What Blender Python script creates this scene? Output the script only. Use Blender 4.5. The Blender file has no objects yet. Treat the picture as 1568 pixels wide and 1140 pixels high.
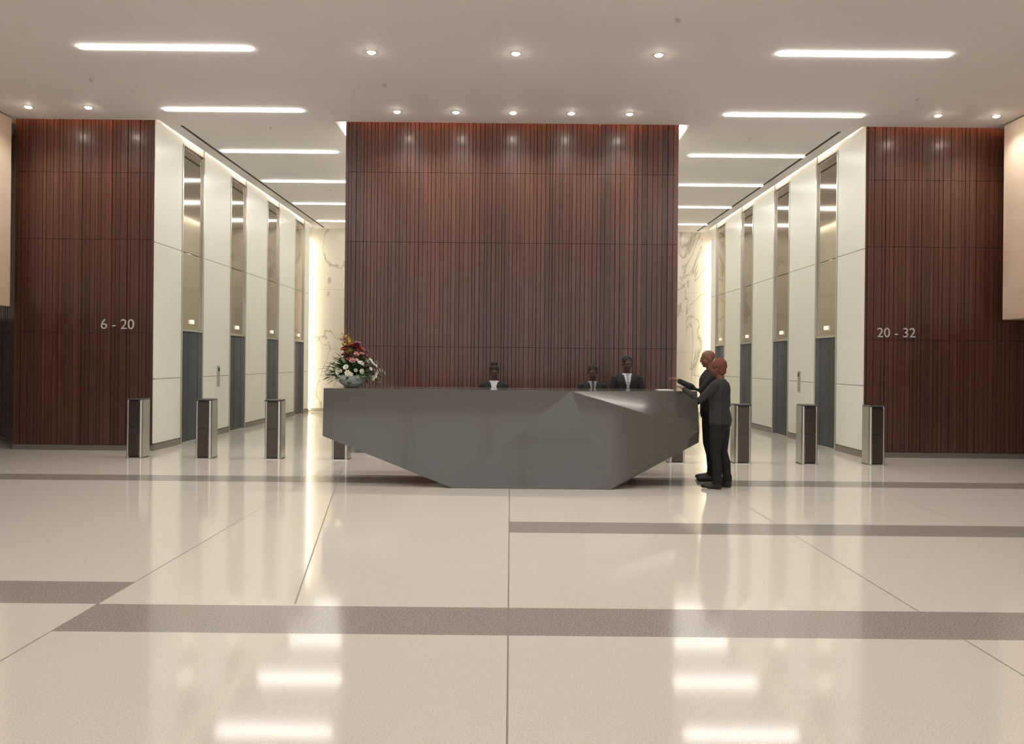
import bpy, bmesh, math, random
import numpy as np
from mathutils import Vector, Matrix, Euler
random.seed(7)
SC = bpy.context.scene
COL = SC.collection
SC.view_settings.view_transform = 'Standard'
SC.view_settings.look = 'None'

# ------------------------------------------------------------------ materials
def mat(name, col=(.5,.5,.5), rough=.5, metal=0., coat=0., emis=None, es=0., spec=.5, sheen=0.):
    m = bpy.data.materials.new(name); m.use_nodes = True
    b = m.node_tree.nodes['Principled BSDF']
    b.inputs['Base Color'].default_value = (*col, 1)
    b.inputs['Roughness'].default_value = rough
    b.inputs['Metallic'].default_value = metal
    b.inputs['Coat Weight'].default_value = coat
    b.inputs['Specular IOR Level'].default_value = spec
    if emis:
        b.inputs['Emission Color'].default_value = (*emis, 1)
        b.inputs['Emission Strength'].default_value = es
    return m

def noise_col(m, c1, c2, scale=(1,1,1), ns=5., detail=4., lo=.35, hi=.65, bump=0., dist=0., rough_var=None):
    nt = m.node_tree; N = nt.nodes; L = nt.links
    b = N['Principled BSDF']
    tc = N.new('ShaderNodeTexCoord'); mp = N.new('ShaderNodeMapping')
    mp.inputs['Scale'].default_value = scale
    L.new(tc.outputs['Object'], mp.inputs['Vector'])
    n = N.new('ShaderNodeTexNoise'); n.inputs['Scale'].default_value = ns
    n.inputs['Detail'].default_value = detail; n.inputs['Distortion'].default_value = dist
    L.new(mp.outputs[0], n.inputs['Vector'])
    r = N.new('ShaderNodeValToRGB')
    r.color_ramp.elements[0].position = lo; r.color_ramp.elements[0].color = (*c1, 1)
    r.color_ramp.elements[1].position = hi; r.color_ramp.elements[1].color = (*c2, 1)
    L.new(n.outputs['Fac'], r.inputs[0]); L.new(r.outputs[0], b.inputs['Base Color'])
    if bump:
        bp = N.new('ShaderNodeBump'); bp.inputs['Strength'].default_value = bump
        bp.inputs['Distance'].default_value = .01
        L.new(n.outputs['Fac'], bp.inputs['Height']); L.new(bp.outputs[0], b.inputs['Normal'])
    return r, n

M = {}
# wood
w = mat('walnut_wood', rough=.40, coat=.32)
w.node_tree.nodes['Principled BSDF'].inputs['Coat Roughness'].default_value=.2
r, n = noise_col(w, (.056,.0185,.011), (.112,.041,.022), scale=(30,30,.8), ns=1.4, detail=5, lo=.25, hi=.78)
nt = w.node_tree
at = nt.nodes.new('ShaderNodeAttribute'); at.attribute_name = 'tone'
mx = nt.nodes.new('ShaderNodeVectorMath'); mx.operation = 'SCALE'
nt.links.new(r.outputs[0], mx.inputs[0]); nt.links.new(at.outputs['Fac'], mx.inputs['Scale'])
nt.links.new(mx.outputs[0], nt.nodes['Principled BSDF'].inputs['Base Color'])
M['wood'] = w
M['woodplain'] = mat('walnut_panel', (.06,.022,.013), .4)
M['gap'] = mat('dark_gap', (.014,.006,.004), .8)
# floor
fl = mat('terrazzo_cream', rough=.13, spec=.5)
noise_col(fl, (.66,.62,.545), (.80,.765,.70), ns=110, detail=4, lo=.3, hi=.6)
nt = fl.node_tree; N = nt.nodes; L = nt.links
tc = N.new('ShaderNodeTexCoord'); n2 = N.new('ShaderNodeTexNoise'); n2.inputs['Scale'].default_value = .55; n2.inputs['Detail'].default_value = 3
L.new(tc.outputs['Object'], n2.inputs['Vector'])
mr = N.new('ShaderNodeMapRange'); mr.inputs['To Min'].default_value = .05; mr.inputs['To Max'].default_value = .13
L.new(n2.outputs['Fac'], mr.inputs['Value']); L.new(mr.outputs[0], N['Principled BSDF'].inputs['Roughness'])
M['floor'] = fl
fs = mat('terrazzo_grey', rough=.14)
noise_col(fs, (.25,.225,.207), (.48,.445,.41), ns=95, detail=4, lo=.35, hi=.65)
M['fstrip'] = fs
M['joint'] = mat('floor_joint', (.27,.235,.19), .4)
ce = mat('ceiling_paint', rough=.7)
noise_col(ce, (.77,.735,.72), (.80,.765,.75), ns=.6, detail=2)
M['ceil'] = ce
M['white'] = mat('cream_back_painted_glass', (.84,.845,.79), .38)
M['wjoint'] = mat('panel_joint', (.32,.29,.23), .6)
M['bronze'] = mat('bronze_mirror', (.43,.385,.32), .07, metal=1)
M['door'] = mat('dark_blue_steel', (.055,.068,.078), .3, metal=.6)
M['steel'] = mat('brushed_steel', (.55,.53,.49), .28, metal=1)
M['dsteel'] = mat('dark_bronze_panel', (.085,.066,.052), .25, metal=.7)
M['basetrim'] = mat('base_trim', (.30,.27,.24), .3, metal=.8)
M['black'] = mat('black_plastic', (.012,.011,.011), .35)
mb = mat('white_marble', rough=.18)
nt = mb.node_tree; N = nt.nodes; L = nt.links
tc = N.new('ShaderNodeTexCoord')
nn = N.new('ShaderNodeTexNoise'); nn.inputs['Scale'].default_value = .6; nn.inputs['Detail'].default_value = 5; nn.inputs['Distortion'].default_value = .9
mpp = N.new('ShaderNodeMapping'); mpp.inputs['Rotation'].default_value = (0,.6,0); mpp.inputs['Scale'].default_value = (1.6,1,.8)
L.new(tc.outputs['Object'], mpp.inputs['Vector']); L.new(mpp.outputs[0], nn.inputs['Vector'])
sb = N.new('ShaderNodeMath'); sb.operation = 'SUBTRACT'; sb.inputs[1].default_value = .5
ab = N.new('ShaderNodeMath'); ab.operation = 'ABSOLUTE'
L.new(nn.outputs['Fac'], sb.inputs[0]); L.new(sb.outputs[0], ab.inputs[0])
cr = N.new('ShaderNodeValToRGB')
cr.color_ramp.elements[0].position = 0.; cr.color_ramp.elements[0].color = (.38,.34,.28,1)
cr.color_ramp.elements[1].position = .016; cr.color_ramp.elements[1].color = (.64,.60,.52,1)
L.new(ab.outputs[0], cr.inputs[0]); L.new(cr.outputs[0], N['Principled BSDF'].inputs['Base Color'])
M['marble'] = mb
cs = mat('cream_stone', rough=.35)
noise_col(cs, (.62,.48,.36), (.70,.57,.45), ns=1.3, detail=5)
M['stone'] = cs
WARM = (1., .92, .82)
M['strip'] = mat('led_diffuser', (1,1,1), .5, emis=(1,.945,.87), es=27)
M['down'] = mat('downlight_lens', (1,1,1), .5, emis=(1,.90,.78), es=110)
M['cove'] = mat('cove_led', (1,1,1), .5, emis=(1,.50,.28), es=60)
M['covew'] = mat('cove_led_warm_white', (1,1,1), .5, emis=(1,.90,.75), es=22)
M['vled'] = mat('vertical_led', (1,1,1), .5, emis=(1,.87,.64), es=5)
M['desk'] = mat('grey_lacquer', (.094,.087,.076), .10, coat=.1)
M['desktop'] = mat('grey_stone_top', (.17,.155,.135), .2)
M['trim'] = mat('ceiling_trim', (.55,.5,.45), .5)
M['slot'] = mat('air_slot', (.03,.025,.02), .7)

# ------------------------------------------------------------------ mesh builder
class MB:
    def __init__(s): s.v=[]; s.f=[]; s.m=[]; s.t=[]
    def add(s, vs, fs, m=0, tone=1.):
        o=len(s.v); s.v += [tuple(v) for v in vs]
        for f in fs: s.f.append([o+i for i in f]); s.m.append(m); s.t.append(tone)
    def box(s,x0,x1,y0,y1,z0,z1,m=0,tone=1.):
        s.add([(x0,y0,z0),(x1,y0,z0),(x1,y1,z0),(x0,y1,z0),(x0,y0,z1),(x1,y0,z1),(x1,y1,z1),(x0,y1,z1)],
              [(0,3,2,1),(4,5,6,7),(0,1,5,4),(1,2,6,5),(2,3,7,6),(3,0,4,7)],m,tone)
    def rings(s, rs, m=0, cap=True):
        n=len(rs[0]); vs=[p for r_ in rs for p in r_]; fs=[]
        for i in range(len(rs)-1):
            for j in range(n):
                k=(j+1)%n; fs.append((i*n+j,i*n+k,(i+1)*n+k,(i+1)*n+j))
        if cap: fs.append(tuple(reversed(range(n)))); fs.append(tuple((len(rs)-1)*n+j for j in range(n)))
        s.add(vs,fs,m)
    def lathe(s, c, prof, m=0, seg=24, cap=True):
        s.rings([[(c[0]+r_*math.cos(2*math.pi*j/seg), c[1]+r_*math.sin(2*math.pi*j/seg), c[2]+z) for j in range(seg)] for r_,z in prof], m, cap)
    def ell(s, c, r_, m=0, rot=None, seg=18, nr=10, fn=None):
        rs=[]
        for i in range(nr+1):
            a=math.pi*(i/nr); a=min(max(a,.06),math.pi-.06)
            ring=[]
            for j in range(seg):
                b=2*math.pi*j/seg
                p=Vector((r_[0]*math.sin(a)*math.cos(b), r_[1]*math.sin(a)*math.sin(b), -r_[2]*math.cos(a)))
                if fn: p=fn(p)
                if rot is not None: p=rot@p
                ring.append(p+Vector(c))
            rs.append(ring)
        s.rings(rs,m)
    def tube(s, pts, rad, m=0, seg=12, side=None):
        pts=[Vector(p) for p in pts]; rs=[]
        rad=[(q,q) if not isinstance(q,(tuple,list)) else q for q in rad]
        n=len(pts)
        tang=[]
        for i in range(n):
            t=(pts[min(i+1,n-1)]-pts[max(i-1,0)]).normalized(); tang.append(t)
        ref=Vector(side) if side else (Vector((1,0,0)) if abs(tang[0].x)<.9 else Vector((0,1,0)))
        def ring(c,t,a,b):
            u=(ref-t*ref.dot(t)).normalized(); v=t.cross(u)
            return [c+u*(a*math.cos(2*math.pi*j/seg))+v*(b*math.sin(2*math.pi*j/seg)) for j in range(seg)]
        a0=min(rad[0]); a1=min(rad[-1])
        for q in (-.95,-.6): 
            k=math.sqrt(1-q*q); rs.append(ring(pts[0]+tang[0]*a0*q,tang[0],rad[0][0]*k,rad[0][1]*k))
        for i in range(n): rs.append(ring(pts[i],tang[i],*rad[i]))
        for q in (.6,.95):
            k=math.sqrt(1-q*q); rs.append(ring(pts[-1]+tang[-1]*a1*q,tang[-1],rad[-1][0]*k,rad[-1][1]*k))
        s.rings(rs,m)
    def obj(s,name,mats,smooth=False,bevel=0.,link=True,tone=False,recalc=False):
        me=bpy.data.meshes.new(name); me.from_pydata(s.v,[],s.f)
        for q in mats: me.materials.append(M[q] if isinstance(q,str) else q)
        me.polygons.foreach_set('material_index',s.m)
        if smooth: me.polygons.foreach_set('use_smooth',[True]*len(s.f))
        if tone:
            a=me.attributes.new('tone','FLOAT','FACE'); a.data.foreach_set('value',s.t)
        me.update()
        if recalc:
            bm=bmesh.new(); bm.from_mesh(me); bmesh.ops.recalc_face_normals(bm,faces=bm.faces); bm.to_mesh(me); bm.free()
        o=bpy.data.objects.new(name,me)
        if link: COL.objects.link(o)
        if bevel:
            b=o.modifiers.new('bevel','BEVEL'); b.width=bevel; b.segments=2; b.limit_method='ANGLE'
        return o
def simple_box(name,b,m,bevel=0.):
    q=MB(); q.box(*b); return q.obj(name,[m],bevel=bevel)

# ------------------------------------------------------------------ constants
CH=5.84; YW=13.36; XL=-6.35; XR=6.27; YE=24.0

# ------------------------------------------------------------------ floor
xc=[-14,-2.755,-2.745,-.005,.005,2.745,2.755,4.795,4.805,12]
yc=[-6,4.52,5.03,5.53,7.24,7.74,10.1,10.6,24.2]
q=MB()
for i in range(len(xc)-1):
    for j in range(len(yc)-1):
        x0,x1,y0,y1=xc[i],xc[i+1],yc[j],yc[j+1]; m=0
        joint=(x1-x0)<.02
        if (y0,y1)==(4.52,5.03) and x0>=-2.76: m=1
        elif (y0,y1)==(5.03,5.53) and x1<=-2.74: m=1
        elif (y0,y1)==(7.24,7.74) and x0>=-.006: m=1
        elif (y0,y1)==(10.1,10.6): m=1
        if joint:
            if m==0: m=2
            if x0<0 and x1>0 and m==1: m=2
        q.add([(x0,y0,0),(x1,y0,0),(x1,y1,0),(x0,y1,0)],[(0,1,2,3)],m)
a=Vector((-1.44,5.07,.0012)); b=Vector((-2.55,11.4,.0012)); d=(b-a).normalized(); s_=Vector((-d.y,d.x,0))*.005
q.add([a-s_,b-s_,b+s_,a+s_],[(3,2,1,0)],2)
q.box(-14,12,-6,24.2,-.2,-.01,0)
q.obj('floor',['floor','fstrip','joint'])

# ------------------------------------------------------------------ ceiling
q=MB(); T=.14; z0,z1=CH,CH+T
q.box(-14,12,-6,13.0,z0,z1)
for xa,xb in((-14,-8.95),(-6.22,-3.12),(3.12,6.14),(8.82,12)): q.box(xa,xb,13.0,13.2,z0,z1)
q.box(-6.22,-3.12,13.2,YE,z0,z1); q.box(3.12,6.14,13.2,YE,z0,z1)
q.box(-14,-8.95,13.2,18,z0,z1); q.box(8.82,12,13.2,18,z0,z1)
q.box(-8.95,-6.22,13.0,13.2,z0,z1); q.box(-3.12,3.12,13.0,13.2,z0,z1); q.box(6.14,8.82,13.0,13.2,z0,z1)
q.box(-14,12,-6,24.2,6.25,6.4)  # unseen roof slab above the coves, added to keep world light out
q.box(-5.98,-5.93,13.5,23.8,z0-.004,z0+.01,1); q.box(5.85,5.90,13.5,23.8,z0-.004,z0+.01,1)
q.obj('ceiling',['ceil','slot'])
q=MB()
for xa,xb in((-8.9,-6.45),(-3.0,3.0),(6.4,8.8)): q.box(xa,xb,13.06,13.10,z1+.004,z1+.03)
q.obj('cove_light',['cove'])
q=MB()
for xa in(-6.19,6.07,-3.10,3.06): q.box(xa,xa+.04,13.6,23.8,z1+.004,z1+.03)
q.obj('corridor_cove_light',['covew'])

def strip(xa,xb,y):
    q=MB(); w=.05; n=8; pts=[]
    for k in range(n+1):
        a=math.pi/2+math.pi*k/n; pts.append((xa+w+w*math.cos(a), y+w*math.sin(a)))
    for k in range(n+1):
        a=-math.pi/2+math.pi*k/n; pts.append((xb-w+w*math.cos(a), y+w*math.sin(a)))
    q.rings([[(x,yy,CH-.018) for x,yy in pts],[(x,yy,CH-.001) for x,yy in pts]],0)
    q.obj('ceiling_strip_light',['strip'])
for k in range(-4,6):
    y=10.12+2.5*k
    strip(-5.86,-3.53,y); strip(3.56,5.88,y)

def downlight(x,y,power=75):
    q=MB(); q.lathe((x,y,CH),[(.052,-.004),(.052,-.012),(.075,-.012),(.078,-.001)],1,20,cap=False)
    q.lathe((x,y,CH),[(.012,-.034),(.034,-.027),(.048,-.015),(.052,-.003)],0,20)
    o=q.obj('downlight',['down','trim'],smooth=True)
    l=bpy.data.lights.new('lamp','SPOT'); l.energy=power; l.spot_size=math.radians(140); l.spot_blend=1; l.color=WARM; l.shadow_soft_size=.04
    lo=bpy.data.objects.new('lamp',l); COL.objects.link(lo); lo.location=(x,y,CH-.09); lo.parent=o
for x in(-1.93,.03,1.97): downlight(x,10.19)
for x in(-1.95,-.96,.0,.98,1.96): downlight(x,12.62,95)
for x in(-8.1,-7.1,7.1,8.08): downlight(x,12.55)
for x in(-1.93,.03,1.97):
    downlight(x,7.7); downlight(x,5.2)
q=MB()
for x,y in((-6.35,11.3),(-1.95,11.4),(2.0,9.15),(6.35,11.8),(-4.4,13.6),(-4.5,18.5),(4.4,14)):
    q.lathe((x,y,CH),[(.006,-.04),(.022,-.036),(.008,-.03),(.01,-.008),(.035,-.006),(.037,-.0005)],0,14)
q.obj('ceiling_sprinkler',['trim'],smooth=True)

# ------------------------------------------------------------------ slatted wood walls
def slat_wall(name,xa,xb,yf,yb,wmin,wmax,joints=(3.76,),split=None,ztop=6.2):
    q=MB(); q.box(xa+.002,xb-.002,yf+.05,yb,0,ztop,1)
    x=xa
    zs=[.1]+list(joints)+[ztop]
    base=1.
    while x<xb-.02:
        coarse = split is not None and x>split
        w=random.uniform(wmin,wmax)*(1.2 if coarse else 1)
        w=min(w,xb-x)
        dp=random.choice([.028,.033,.038,.043])
        base=.6*base+.4*random.uniform(.72,1.32)
        tone=base*random.uniform(.85,1.18)
        if coarse: tone*=random.choice([.65,1.0,1.2])
        g=random.uniform(.006,.010)
        for k in range(len(zs)-1):
            q.box(x,x+w-g,yf+.045-dp,yf+.052,zs[k]+.003,zs[k+1]-.003,0,tone*random.uniform(.95,1.05))
        x+=w
    q.box(xa,xb,yf+.0,yf+.05,0.,.095,2)
    return q.obj(name,['wood','gap','basetrim'],tone=True)
slat_wall('wall_center',-2.97,2.96,YW,23.95,.05,.085,(1.9,3.76,5.0),split=1.5)
slat_wall('wall_left_front',-8.85,XL-.02,YW,13.9,.05,.085,(2.1,3.76,4.95))
slat_wall('wall_right_front',XR+.02,10.6,YW+.02,13.9,.05,.085,(2.1,3.76,4.95))
o=slat_wall('wall_left_angled',0,4.2,0,.3,.05,.09,(2.1,),ztop=5.8)
o.matrix_world=Matrix.Translation((-11.54,16.64,0))@Matrix.Rotation(math.radians(-50),4,'Z')
q=MB()
for sx in(-1,1):
    X0=-2.99 if sx<0 else 2.975
    y=13.5
    while y<23.9:
        y2=min(y+1.5,23.95)
        for za,zb in((.1,1.28),(1.29,3.72),(3.73,6.1)): q.box(X0,X0+.015,y+.005,y2-.005,za,zb,0)
        y=y2
q.obj('wall_core_flank',['white'])

q=MB(); q.box(-14,-8.74,-5.9,13.1,2.53,5.82)
q.obj('wall_left_upper',['stone'],bevel=.01)
q=MB(); q.box(8.5,12,-5.9,13.0,2.45,5.82)
q.obj('wall_right_upper',['stone'],bevel=.01)
simple_box('wall_left',(-14.2,-14,-6,24.2,0,6.4),'stone')
simple_box('wall_right',(12,12.2,-6,24.2,0,6.4),'stone')
simple_box('wall_right_lower',(10.4,10.6,-5.9,13.3,0,2.44),'woodplain')
simple_box('wall_left_lower',(-12.4,-12.2,-5.9,17.5,0,2.52),'woodplain')

# ------------------------------------------------------------------ corridor walls
def corridor(side,X):
    sg = -1 if side=='left' else 1
    def bx(q,d0,d1,ya,yb,za,zb,m):
        a,b=X+sg*d0,X+sg*d1
        q.box(min(a,b),max(a,b),ya,yb,za,zb,m)
    q=MB()
    segs=[(13.36,14.46),(15.5,16.95),(17.98,19.5),(20.53,22.02),(23.05,23.6)]
    bx(q,.16,.5,13.95,YE,0,6.2,1)
    bx(q,.03,.16,13.45,YE,5.80,6.2,0)
    for a,b in segs:
        a2=max(a,13.45)
        bx(q,.012,.17,a2+.004,b-.004,.0,6.1,1)
        zs=[.12,1.28,3.72,5.95]
        for k in range(3):
            bx(q,0,.018,a+.006,b-.006,zs[k]+.006,zs[k+1]-.006,0)
        bx(q,-.012,.02,a,b,0,.11,2)
    q.obj('wall_corridor_'+side,['white','wjoint','basetrim'])
    for (a,b) in((14.46,15.5),(16.95,17.98),(19.5,20.53),(22.02,23.05)):
        q=MB()
        bx(q,-.01,.14,a+.002,a+.05,0,5.79,1); bx(q,-.01,.14,b-.05,b-.002,0,5.79,1)
        for za,zb in((2.24,3.72),(3.73,5.75)): bx(q,.03,.14,a+.055,b-.055,za,zb,0)
        bx(q,-.005,.14,a+.055,b-.055,2.18,2.235,1)
        mid=(a+b)/2
        bx(q,.09,.13,a+.055,mid-.003,.01,2.175,2); bx(q,.09,.13,mid+.003,b-.055,.01,2.175,2)
        bx(q,.04,.14,a+.055,b-.055,0,.012,1)
        bx(q,.0,.03,mid-.08,mid+.08,2.34,2.42,3)
        q.obj('elevator_door',['bronze','steel','door',mat('hall_lantern',(1,1,1),.4,emis=(1,.85,.6),es=.6)],bevel=.003)
    q=MB(); ya=16.3
    bx(q,-.02,0,ya-.06,ya+.06,1.05,1.5,0); bx(q,-.026,-.02,ya-.02,ya+.02,1.2,1.24,1); bx(q,-.026,-.02,ya-.02,ya+.02,1.3,1.34,1); bx(q,-.024,-.02,ya-.04,ya+.04,1.38,1.46,2)
    q.obj('elevator_call_panel',['steel','trim','black'],bevel=.003)
    q=MB(); bx(q,.0,.12,23.66,23.9,.06,5.5,0); q.obj('vertical_led_light',['vled'])
corridor('left',XL); corridor('right',XR)
q=MB()
for xa,xb in((-6.5,-2.99),(2.98,6.42)):
    n=2; w=(xb-xa)/n
    for i in range(n):
        for za,zb in((0.1,2.0),(2.005,3.9),(3.905,6.0)):
            q.box(xa+i*w+.003,xa+(i+1)*w-.003,YE,YE+.1,za,zb,0)
    q.box(xa,xb,YE+.02,YE+.18,0,6.2,1)
q.obj('wall_back',['marble','wjoint'])

# ------------------------------------------------------------------ glazed front (behind the viewpoint)
q=MB()
for i in range(10):
    x=-14+i*26/9; q.box(x-.05,x+.05,-6.1,-5.95,0,6,0)
for z in(.05,2.7,5.8): q.box(-14,12,-6.08,-5.97,z-.05,z+.05,0)
q.obj('window_1',['dsteel'])

# ------------------------------------------------------------------ floor numbers
def text(body,x0,x1,z,y):
    c=bpy.data.curves.new('floor_number_sign','FONT'); c.body=body; c.size=.25; c.extrude=.008; c.align_x='CENTER'; c.align_y='CENTER'
    c.materials.append(mat('sign_metal',(.75,.72,.68),.35,metal=.6))
    o=bpy.data.objects.new('floor_number_sign',c); COL.objects.link(o)
    o.rotation_euler=(math.pi/2,0,0); o.location=((x0+x1)/2,y,z)
    bpy.context.view_layer.update(); s=(x1-x0)/o.dimensions.x; o.scale=(s,s,1)
text('6 - 20',-7.29,-6.70,2.24,YW-.008); text('20 - 32',6.52,7.20,2.22,YW+.012)

# ------------------------------------------------------------------ reception desk
P=dict(TL=(-2.50,10.05,1.27),TM=(.80,9.88,1.27),TR=(2.55,10.25,1.27),RM=(2.53,10.03,.745),RL=(2.53,10.06,.59),
       LL=(-2.48,9.936,.642),BL=(-.74,9.73,0),BR=(1.31,9.73,0),
       bTL=(-2.50,11.0,1.27),bTR=(2.55,11.0,1.27),bRL=(2.53,11.0,.62),bLL=(-2.48,11.0,.66),bBL=(-.74,10.75,0),bBR=(1.31,10.75,0))
K=list(P); q=MB(); I=lambda *a:tuple(K.index(k) for k in a)
q.add([P[k] for k in K],[I('TL','LL','BL'),I('TL','BL','TM'),I('TM','BL','BR'),I('TM','BR','RM'),I('BR','RL','RM'),I('TM','RM','TR'),
   I('TR','RM','RL','bRL','bTR'),I('TL','bTL','bLL','LL'),I('LL','bLL','bBL','BL'),I('BL','bBL','bBR','BR'),I('BR','bBR','bRL','RL'),
   I('bTL','bTR','bRL','bBR','bBL','bLL'),I('TL','TM','TR','bTR','bTL')],0)
bm_o=q.obj('reception_desk',['desk','desktop'],recalc=True)
bm=bmesh.new(); bm.from_mesh(bm_o.data)
bmesh.ops.triangulate(bm,faces=[f for f in bm.faces if len(f.verts)>3]); 
bm.to_mesh(bm_o.data); bm.free()
b=bm_o.modifiers.new('bevel','BEVEL'); b.width=.005; b.segments=2; b.angle_limit=math.radians(3); b.limit_method='ANGLE'
q=MB(); q.box(2.05,2.26,10.36,10.62,1.272,1.278,0); q.box(2.1,2.24,10.66,10.7,1.271,1.281,1)
o=q.obj('visitor_register',[mat('paper',(.85,.83,.78),.6),'black'])

# ------------------------------------------------------------------ turnstile pedestals
def bollard(x,y=12.4,w=.135,d=.22,h=.96):
    q=MB()
    def cap(z,g):
        pts=[]
        n=8
        for k in range(n+1):
            a=math.pi/2+math.pi*k/n; pts.append((x-w+.03+g*math.cos(a), y+.09+(d*.62+g)*math.sin(a),z))
        for k in range(n+1):
            a=-math.pi/2+math.pi*k/n; pts.append((x+w-.03+g*math.cos(a), y+.09+(d*.62+g)*math.sin(a),z))
        return pts
    for sx in(-1,1):
        rr_=.036 if sx*x<0 else .022
        cx=x+sx*(w-rr_)
        q.lathe((cx,y,0),[(rr_,0.0),(rr_,h)],0,18)
        q.box(cx-rr_,cx+rr_,y,y+d,.0,h,0)
    q.box(x-w+.03,x+w-.03,y-.02,y+d,.03,.50,1); q.box(x-w+.03,x+w-.03,y-.02,y+d,.508,h-.03,1)
    q.box(x-w+.04,x+w-.04,y-.012,y+d-.01,.0,h,2)
    q.rings([cap(h,.035),cap(h+.012,.04),cap(h+.022,.03)],2)
    q.box(x-w,x+w,y-.05,y+d+.01,0,.012,0)
    q.obj('turnstile_pedestal',['steel','dsteel','black'])
for x in(-6.19,-5.05,-3.91,-2.80,2.75,3.84,4.94,6.05): bollard(x)

# ------------------------------------------------------------------ flowers
def flowers(cx,cy,cz):
    q=MB()
    q.lathe((cx,cy,cz),[(.08,0),(.10,.008),(.16,.05),(.205,.11),(.22,.165),(.212,.168),(.19,.12),(.1,.1)],0,32)
    R=random.Random(3)
    def petalflower(c,nrm,rad,m,np_=7,layers=2):
        nrm=nrm.normalized(); u=nrm.orthogonal().normalized(); v=nrm.cross(u)
        for l in range(layers):
            rr=rad*(1-.35*l); up=.25+.45*l
            for k in range(np_):
                a=2*math.pi*(k+.5*l)/np_; d=(u*math.cos(a)+v*math.sin(a)); sd=nrm.cross(d)
                p0=c; p1=c+d*rr*.55+nrm*rr*up*.5; p2=c+d*rr+nrm*rr*up
                ww=rr*.36
                q.add([p0,p1-sd*ww,p2,p1+sd*ww],[(0,1,2),(0,2,3)],m)
        q.ell(c+nrm*rad*.2,(rad*.18,)*3,6,seg=8,nr=5)
    def leaf(c,d,ln,wd,m):
        d=d.normalized(); sd=d.cross(Vector((0,0,1))); 
        if sd.length<.1: sd=Vector((1,0,0))
        sd.normalize(); vs=[];n=6
        for i in range(n+1):
            t=i/n; p=c+d*ln*t+Vector((0,0,-.35*ln*t*t)); p.z=max(p.z,cz+.02); w_=wd*math.sin(math.pi*min(.97,t*.9+.08))
            vs+= [p-sd*w_,p+Vector((0,0,-w_*.3)),p+sd*w_]
        fs=[]
        for i in range(n):
            o=i*3; fs+=[(o,o+1,o+4,o+3),(o+1,o+2,o+5,o+4)]
        q.add(vs,fs,m)
    base=Vector((cx,cy,cz+.15))
    for i in range(300):
        a=R.uniform(0,2*math.pi); e=R.uniform(-.15,1.35)
        d=Vector((math.cos(a)*math.cos(e)*1.2,math.sin(a)*math.cos(e)*.8,math.sin(e)))
        leaf(base+d*R.uniform(.03,.28),d+Vector((R.uniform(-.3,.3),R.uniform(-.3,.3),R.uniform(-.1,.3))),R.uniform(.14,.24),R.uniform(.012,.032),R.choice([1,1,2]))
    for i in range(58):
        a=R.uniform(0,2*math.pi); e=R.uniform(-.1,1.0)
        d=Vector((math.cos(a)*math.cos(e)*1.2,math.sin(a)*math.cos(e)*.85,math.sin(e)))
        rr=R.uniform(.26,.38); p=base+d*rr
        q.tube([base,p],[.003,.003],1,seg=5)
        petalflower(p,d,R.uniform(.028,.05),3,7,3)
    for i in range(44):
        a=R.uniform(0,2*math.pi); rr=R.uniform(0,.20)
        p=Vector((cx+.05+rr*math.cos(a),cy-.04+rr*math.sin(a)*.8,cz+R.uniform(.44,.64)-rr*.55))
        q.tube([base,p],[.003,.003],1,seg=5)
        petalflower(p,(p-base),R.uniform(.045,.07),R.choice([4,4,5,7,7]),8,3)
    for i in range(8):
        p0=base; tip=Vector((cx-.06+R.uniform(-.08,.1),cy+R.uniform(-.05,.05),cz+R.uniform(.62,.80)))
        q.tube([p0,tip],[.005,.003],1,seg=5)
        for k in range(10):
            t=.6+.4*k/9; pp=p0.lerp(tip,t); a=k*2.4
            petalflower(pp+Vector((math.cos(a)*.018,math.sin(a)*.018,0)),Vector((math.cos(a),math.sin(a),.8)),.028*(1.3-t*.5),R.choice([8,8,4]),5,1)
    q.obj('flower_arrangement',[mat('bowl_glaze',(.62,.66,.62),.15),mat('leaf_green',(.03,.085,.02),.5),mat('leaf_light',(.09,.16,.04),.5),
        mat('petal_white',(.80,.78,.70),.6),mat('petal_coral',(.50,.10,.08),.6),mat('petal_burgundy',(.16,.02,.035),.6),
        mat('flower_center',(.45,.36,.08),.6),mat('petal_pink',(.50,.20,.22),.6),mat('petal_yellow',(.62,.45,.08),.6)])
flowers(-2.22,10.52,1.272)

# ------------------------------------------------------------------ people
def remesh(mbuild, voxel, smooth=3):
    o=mbuild.obj('tmp',[],recalc=True)
    m=o.modifiers.new('r','REMESH'); m.mode='VOXEL'; m.voxel_size=voxel
    s=o.modifiers.new('s','SMOOTH'); s.factor=.5; s.iterations=smooth
    dg=bpy.context.evaluated_depsgraph_get(); dg.update()
    me=bpy.data.meshes.new_from_object(o.evaluated_get(dg))
    bpy.data.objects.remove(o)
    V=np.empty(len(me.vertices)*3); me.vertices.foreach_get('co',V); V=V.reshape(-1,3)
    F=[tuple(p.vertices) for p in me.polygons]
    NRM=np.empty(len(F)*3); me.polygons.foreach_get('normal',NRM); NRM=NRM.reshape(-1,3)
    C=np.empty(len(F)*3); me.polygons.foreach_get('center',C); C=C.reshape(-1,3)
    return V,F,C,NRM
def segdist(C,a,b):
    a=np.array(a);b=np.array(b);ab=b-a
    t=np.clip(((C-a)@ab)/(ab@ab),0,1)
    return np.linalg.norm(C-(a+t[:,None]*ab),axis=1)

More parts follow.
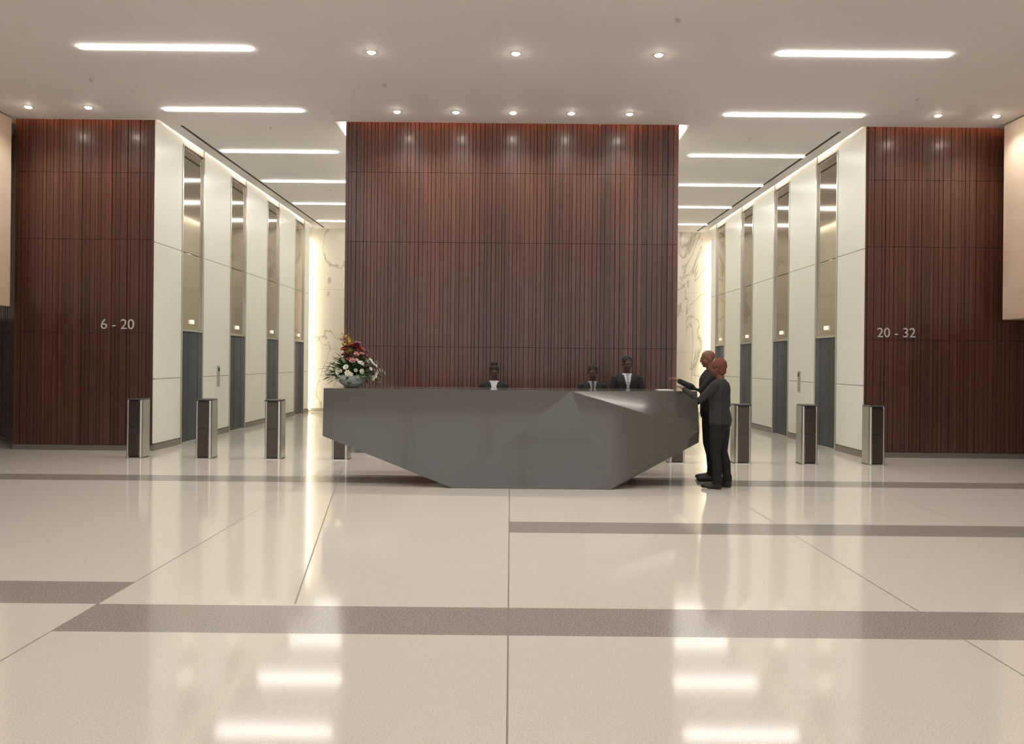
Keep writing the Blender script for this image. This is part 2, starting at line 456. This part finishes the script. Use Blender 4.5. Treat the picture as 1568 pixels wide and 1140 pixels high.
def person(name,loc,heading,H,el,wr,el2,wr2,cols,pitch=0,yaw=0,lean=0.,build=1.,hair='short',hem=.93,suit=False,tie=False,feet=None,hand_bend=(.5,.5)):
    """local space: faces -Y, left is +X; (el,wr) left arm, (el2,wr2) right arm"""
    s=H/1.75
    ly=lambda z:(-lean*max(0,z-.95))
    J=lambda x,y,z:Vector((x,y+ly(z),z))
    out=MB()
    B=MB()
    tor=[(.80,.10,.085,.01),(.86,.158,.118,.01),(.93,.174,.127,.012),(1.0,.168,.120,.008),(1.08,.158,.111,0),(1.17,.163,.114,0),(1.27,.178,.122,0),(1.36,.188,.12,.005),(1.415,.175,.10,.012),(1.455,.115,.078,.018),(1.485,.068,.062,.02)]
    rs=[]
    for z,a,b_,yo in tor:
        a*=build;b_*=build; rs.append([(a*math.copysign(abs(math.cos(t))**.85,math.cos(t)),yo+ly(z)+b_*math.sin(t),z) for t in [2*math.pi*k/24 for k in range(24)]])
    B.rings(rs)
    ft=feet or ((.10,-.0),(-.10,.03))
    for sg,(fx,fy) in((1,ft[0]),(-1,ft[1])):
        hip=(sg*.088,.012,.90); kn=(.5*(sg*.095+fx),fy*.5-.012,.49); an=(fx,fy+.03,.085)
        B.tube([hip,(hip[0]*.6+kn[0]*.4,(hip[1]+kn[1])/2,.72),kn,((kn[0]+an[0])/2,(kn[1]+an[1])/2+.012,.34),an],[.094*build,.084*build,.068,.066,.056])
        B.tube([(an[0],an[1]+.0,.16),(an[0],an[1],.10)],[.065,.067])
        B.tube([(fx,fy+.06,.042),(fx+sg*.008,fy-.03,.045),(fx+sg*.022,fy-.12,.036),(fx+sg*.028,fy-.165,.03)],[(.036,.04),(.042,.043),(.046,.034),(.038,.027)],side=(1,0,0))
    arms=[]
    for sg,e,w_ in((1,el,wr),(-1,el2,wr2)):
        sh=J(sg*.185*build,.012,1.40); e=Vector(e); w_=Vector(w_)
        B.tube([J(sg*.12,.012,1.415),sh,sh.lerp(e,.35),e,e.lerp(w_,.4),w_],[.062,.066,.058,.047,.045,.035])
        arms.append((sh,e,w_))
    V,F,C,NR=remesh(B,.0085,3)
    d=np.minimum.reduce([segdist(C,a_,b_) for sh,e,w_ in arms for a_,b_ in((sh,e),(e,w_))])
    z=C[:,2]; lab=np.where(z<.085,3,np.where(z<hem,2,1)); lab=np.where((d<.075)&(z>.6),1,lab)
    if suit:
        x=C[:,0]; fr=(NR[:,1]<-.25)&(z>1.22)&(d>.06)
        lab=np.where(fr&(np.abs(x)<(z-1.22)*.22+.004),5,lab)
        lab=np.where((z>1.462)&(z<1.52)&(np.abs(x)<.075),5,lab)
        if tie: lab=np.where(fr&(np.abs(x)<.020),6,lab)
    o0=len(out.v); out.v+= [tuple(p) for p in V]
    out.f+=[[o0+i for i in f] for f in F]; out.m+=lab.tolist(); out.t+=[1.]*len(F)
    HB=MB()
    for k,(sh,e,w_) in enumerate(arms):
        dd=(w_-e).normalized(); up=Vector((0,0,1)); sgn=1 if k==0 else -1
        n=-(up-dd*up.dot(dd))
        if n.length<.2: n=Vector((-sgn,0,0))-dd*dd.dot(Vector((-sgn,0,0)))
        n.normalize()
        sd=dd.cross(n)*1.0
        inn=Vector((-sgn,0,0)) if abs(dd.z)<.8 else Vector((0,-1,0))
        if sd.dot(inn)<0: sd=-sd
        bend=hand_bend[k]
        HB.tube([w_-dd*.04,w_,w_+dd*.03,w_+dd*.085],[(.026,.022),(.027,.019),(.036,.015),(.04,.013)],side=sd)
        for fo,ln in((.031,.070),(.0105,.080),(-.0105,.074),(-.031,.058)):
            p=w_+dd*.085+sd*fo; pts=[p-dd*.02,p]; ang=bend*.35; 
            for q_ in(.45,.32,.23):
                ang+=bend*.45; p=p+(dd*math.cos(ang)+n*math.sin(ang)+sd*fo*1.5*.6)*ln*q_*1.02; pts.append(p)
            HB.tube(pts,[.009,.009,.0088,.008,.0066],seg=8)
        p=w_+dd*.02+sd*.03; pts=[p-sd*.015,p,p+(dd*.7+sd*.7+n*.2)*.036,p+(dd*.95+sd*.75+n*.5)*.062]
        HB.tube(pts,[.011,.011,.010,.008],seg=8)
    V,F,C,NR=remesh(HB,.0045,2)
    o0=len(out.v); out.v+=[tuple(p) for p in V]; out.f+=[[o0+i for i in f] for f in F]; out.m+=[0]*len(F); out.t+=[1.]*len(F)
    if suit:
        for sh,e,w_ in arms:
            dd=(w_-e).normalized(); out.tube([w_+dd*.012,w_+dd*.035],[.032,.031],5)
    hc=J(0,-.012,1.635); R=Euler((math.radians(pitch),0,math.radians(yaw))).to_matrix()
    X=lambda p:hc+R@Vector(p)
    HD=MB()
    HD.ell(X((0,.012,.028)),(.074,.092,.085),rot=R); HD.ell(X((0,-.02,-.035)),(.059,.068,.080),rot=R)
    HD.ell(X((0,-.05,-.088)),(.032,.032,.025),rot=R)
    HD.ell(X((0,-.088,-.015)),(.0125,.020,.028),rot=R); HD.ell(X((0,-.098,-.032)),(.017,.013,.011),rot=R)
    HD.ell(X((0,-.076,.022)),(.046,.016,.010),rot=R)
    for sg in(1,-1):
        HD.ell(X((sg*.074,.012,-.012)),(.010,.021,.031),rot=R); HD.ell(X((sg*.036,-.058,-.03)),(.02,.022,.02),rot=R)
        HD.ell(X((sg*.029,-.068,.001)),(.018,.014,.012),rot=R)
    HD.tube([J(0,.025,1.42),J(0,.02,1.49),X((0,.012,-.06))],[.062,.053,.053])
    V,F,C,NR=remesh(HD,.0055,2)
    o0=len(out.v); out.v+=[tuple(p) for p in V]; out.f+=[[o0+i for i in f] for f in F]; out.m+=[0]*len(F); out.t+=[1.]*len(F)
    for sg in(1,-1):
        out.ell(X((sg*.029,-.0765,.000)),(.0115,.0075,.0045),7,rot=R,seg=10,nr=6)
        out.ell(X((sg*.029,-.0815,.000)),(.005,.0035,.0045),8,rot=R,seg=8,nr=6)
        out.ell(X((sg*.030,-.090,.021)),(.018,.004,.0035),4 if hair not in('bald','full') else 8,rot=R,seg=8,nr=5)
    out.ell(X((0,-.084,-.057)),(.022,.009,.0045),9,rot=R,seg=12,nr=6); out.ell(X((0,-.083,-.0645)),(.018,.009,.005),9,rot=R,seg=12,nr=6)
    rr=random.Random(len(name)+int(H*100))
    def jit(p): 
        k=1+.035*math.sin(p.x*95+1)*math.cos(p.z*80)+rr.uniform(-.012,.012); return p*k
    if hair=='short': out.ell(X((0,.024,.044)),(.080,.095,.084),4,rot=R,fn=jit,seg=28,nr=18)
    if hair=='bun':
        out.ell(X((0,.024,.044)),(.082,.097,.086),4,rot=R,fn=jit,seg=28,nr=18); out.ell(X((0,.04,.125)),(.056,.054,.042),4,rot=R,fn=jit,seg=20,nr=12)
    if hair=='full':
        out.ell(X((0,.030,.036)),(.094,.100,.100),4,rot=R,fn=jit,seg=40,nr=26); out.ell(X((0,.05,-.035)),(.080,.062,.07),4,rot=R,fn=jit,seg=30,nr=20)
    cs=[mat(name+'_skin',cols['skin'],.5),mat(name+'_top',cols['top'],.85),mat(name+'_trousers',cols['pants'],.85),mat(name+'_shoe',(.012,.012,.013),.4),
        mat(name+'_hair',cols.get('hair',(.01,.008,.007)),.8),mat(name+'_shirt',cols.get('shirt',(.55,.55,.57)),.7),mat(name+'_tie',cols.get('tie',(.02,.02,.03)),.6),
        mat(name+'_eye',(.5,.47,.44),.3),mat(name+'_iris',(.02,.012,.01),.2),mat(name+'_lips',tuple(c*.8 for c in (cols['skin'][0],cols['skin'][1]*.8,cols['skin'][2]*.85)),.5)]
    o=out.obj(name,cs,smooth=True)
    o.scale=(s,s,s); o.rotation_euler=(0,0,math.radians(heading)); o.location=loc
    return o

SUIT=dict(skin=(.075,.036,.024),top=(.010,.009,.011),pants=(.009,.009,.010))
rel=dict(el=(.26,-.04,1.13),wr=(.19,-.25,1.04),el2=(-.26,-.04,1.13),wr2=(-.19,-.25,1.04))
person('receptionist',(-.25,11.46,0),0,1.60,**rel,cols=SUIT,suit=True,hair='bun',pitch=16,yaw=4,lean=.08)
person('receptionist',(1.25,11.48,0),0,1.61,**rel,cols=dict(SUIT,shirt=(.25,.24,.26)),suit=True,tie=True,hair='short',pitch=18,yaw=-6,lean=.08)
person('receptionist',(1.80,11.62,0),0,1.75,**rel,cols=dict(SUIT,tie=(.3,.3,.33)),suit=True,tie=True,hair='short',pitch=10,yaw=8,lean=.03)
person('visitor_in_grey_sweater',(2.77,9.93,0),-125,1.70,el=(.25,-.19,1.20),wr=(.12,-.46,1.335),el2=(-.28,.01,1.12),wr2=(-.24,-.12,.90),
    cols=dict(skin=(.16,.075,.045),top=(.026,.026,.028),pants=(.006,.006,.007),hair=(.15,.05,.024)),hair='full',hem=.88,pitch=6,lean=.03,build=1.12,feet=((.09,-.02),(-.09,.05)),hand_bend=(.4,.6))
person('visitor_in_black_jacket',(2.82,10.62,0),-92,1.84,el=(.25,-.18,1.20),wr=(.12,-.43,1.33),el2=(-.28,.01,1.12),wr2=(-.22,-.20,.98),
    cols=dict(skin=(.20,.085,.045),top=(.010,.010,.011),pants=(.006,.006,.007)),hair='bald',hem=.88,pitch=8,lean=.03,build=1.06,hand_bend=(.5,.6))

# ------------------------------------------------------------------ world + camera
W=bpy.data.worlds.new('sky'); SC.world=W; W.use_nodes=True
W.node_tree.nodes['Background'].inputs[0].default_value=(1,.985,.97,1); W.node_tree.nodes['Background'].inputs[1].default_value=1.5
cam=bpy.data.cameras.new('camera'); co=bpy.data.objects.new('camera',cam); COL.objects.link(co); SC.camera=co
cam.sensor_width=36; cam.lens=1150/1568*36; cam.shift_x=.0013; cam.shift_y=-.0102; cam.clip_start=.05
co.matrix_world=Matrix.Translation((0,0,1.65))@Matrix.Rotation(math.pi/2,4,'X')@Matrix.Rotation(.0095,4,'Z')
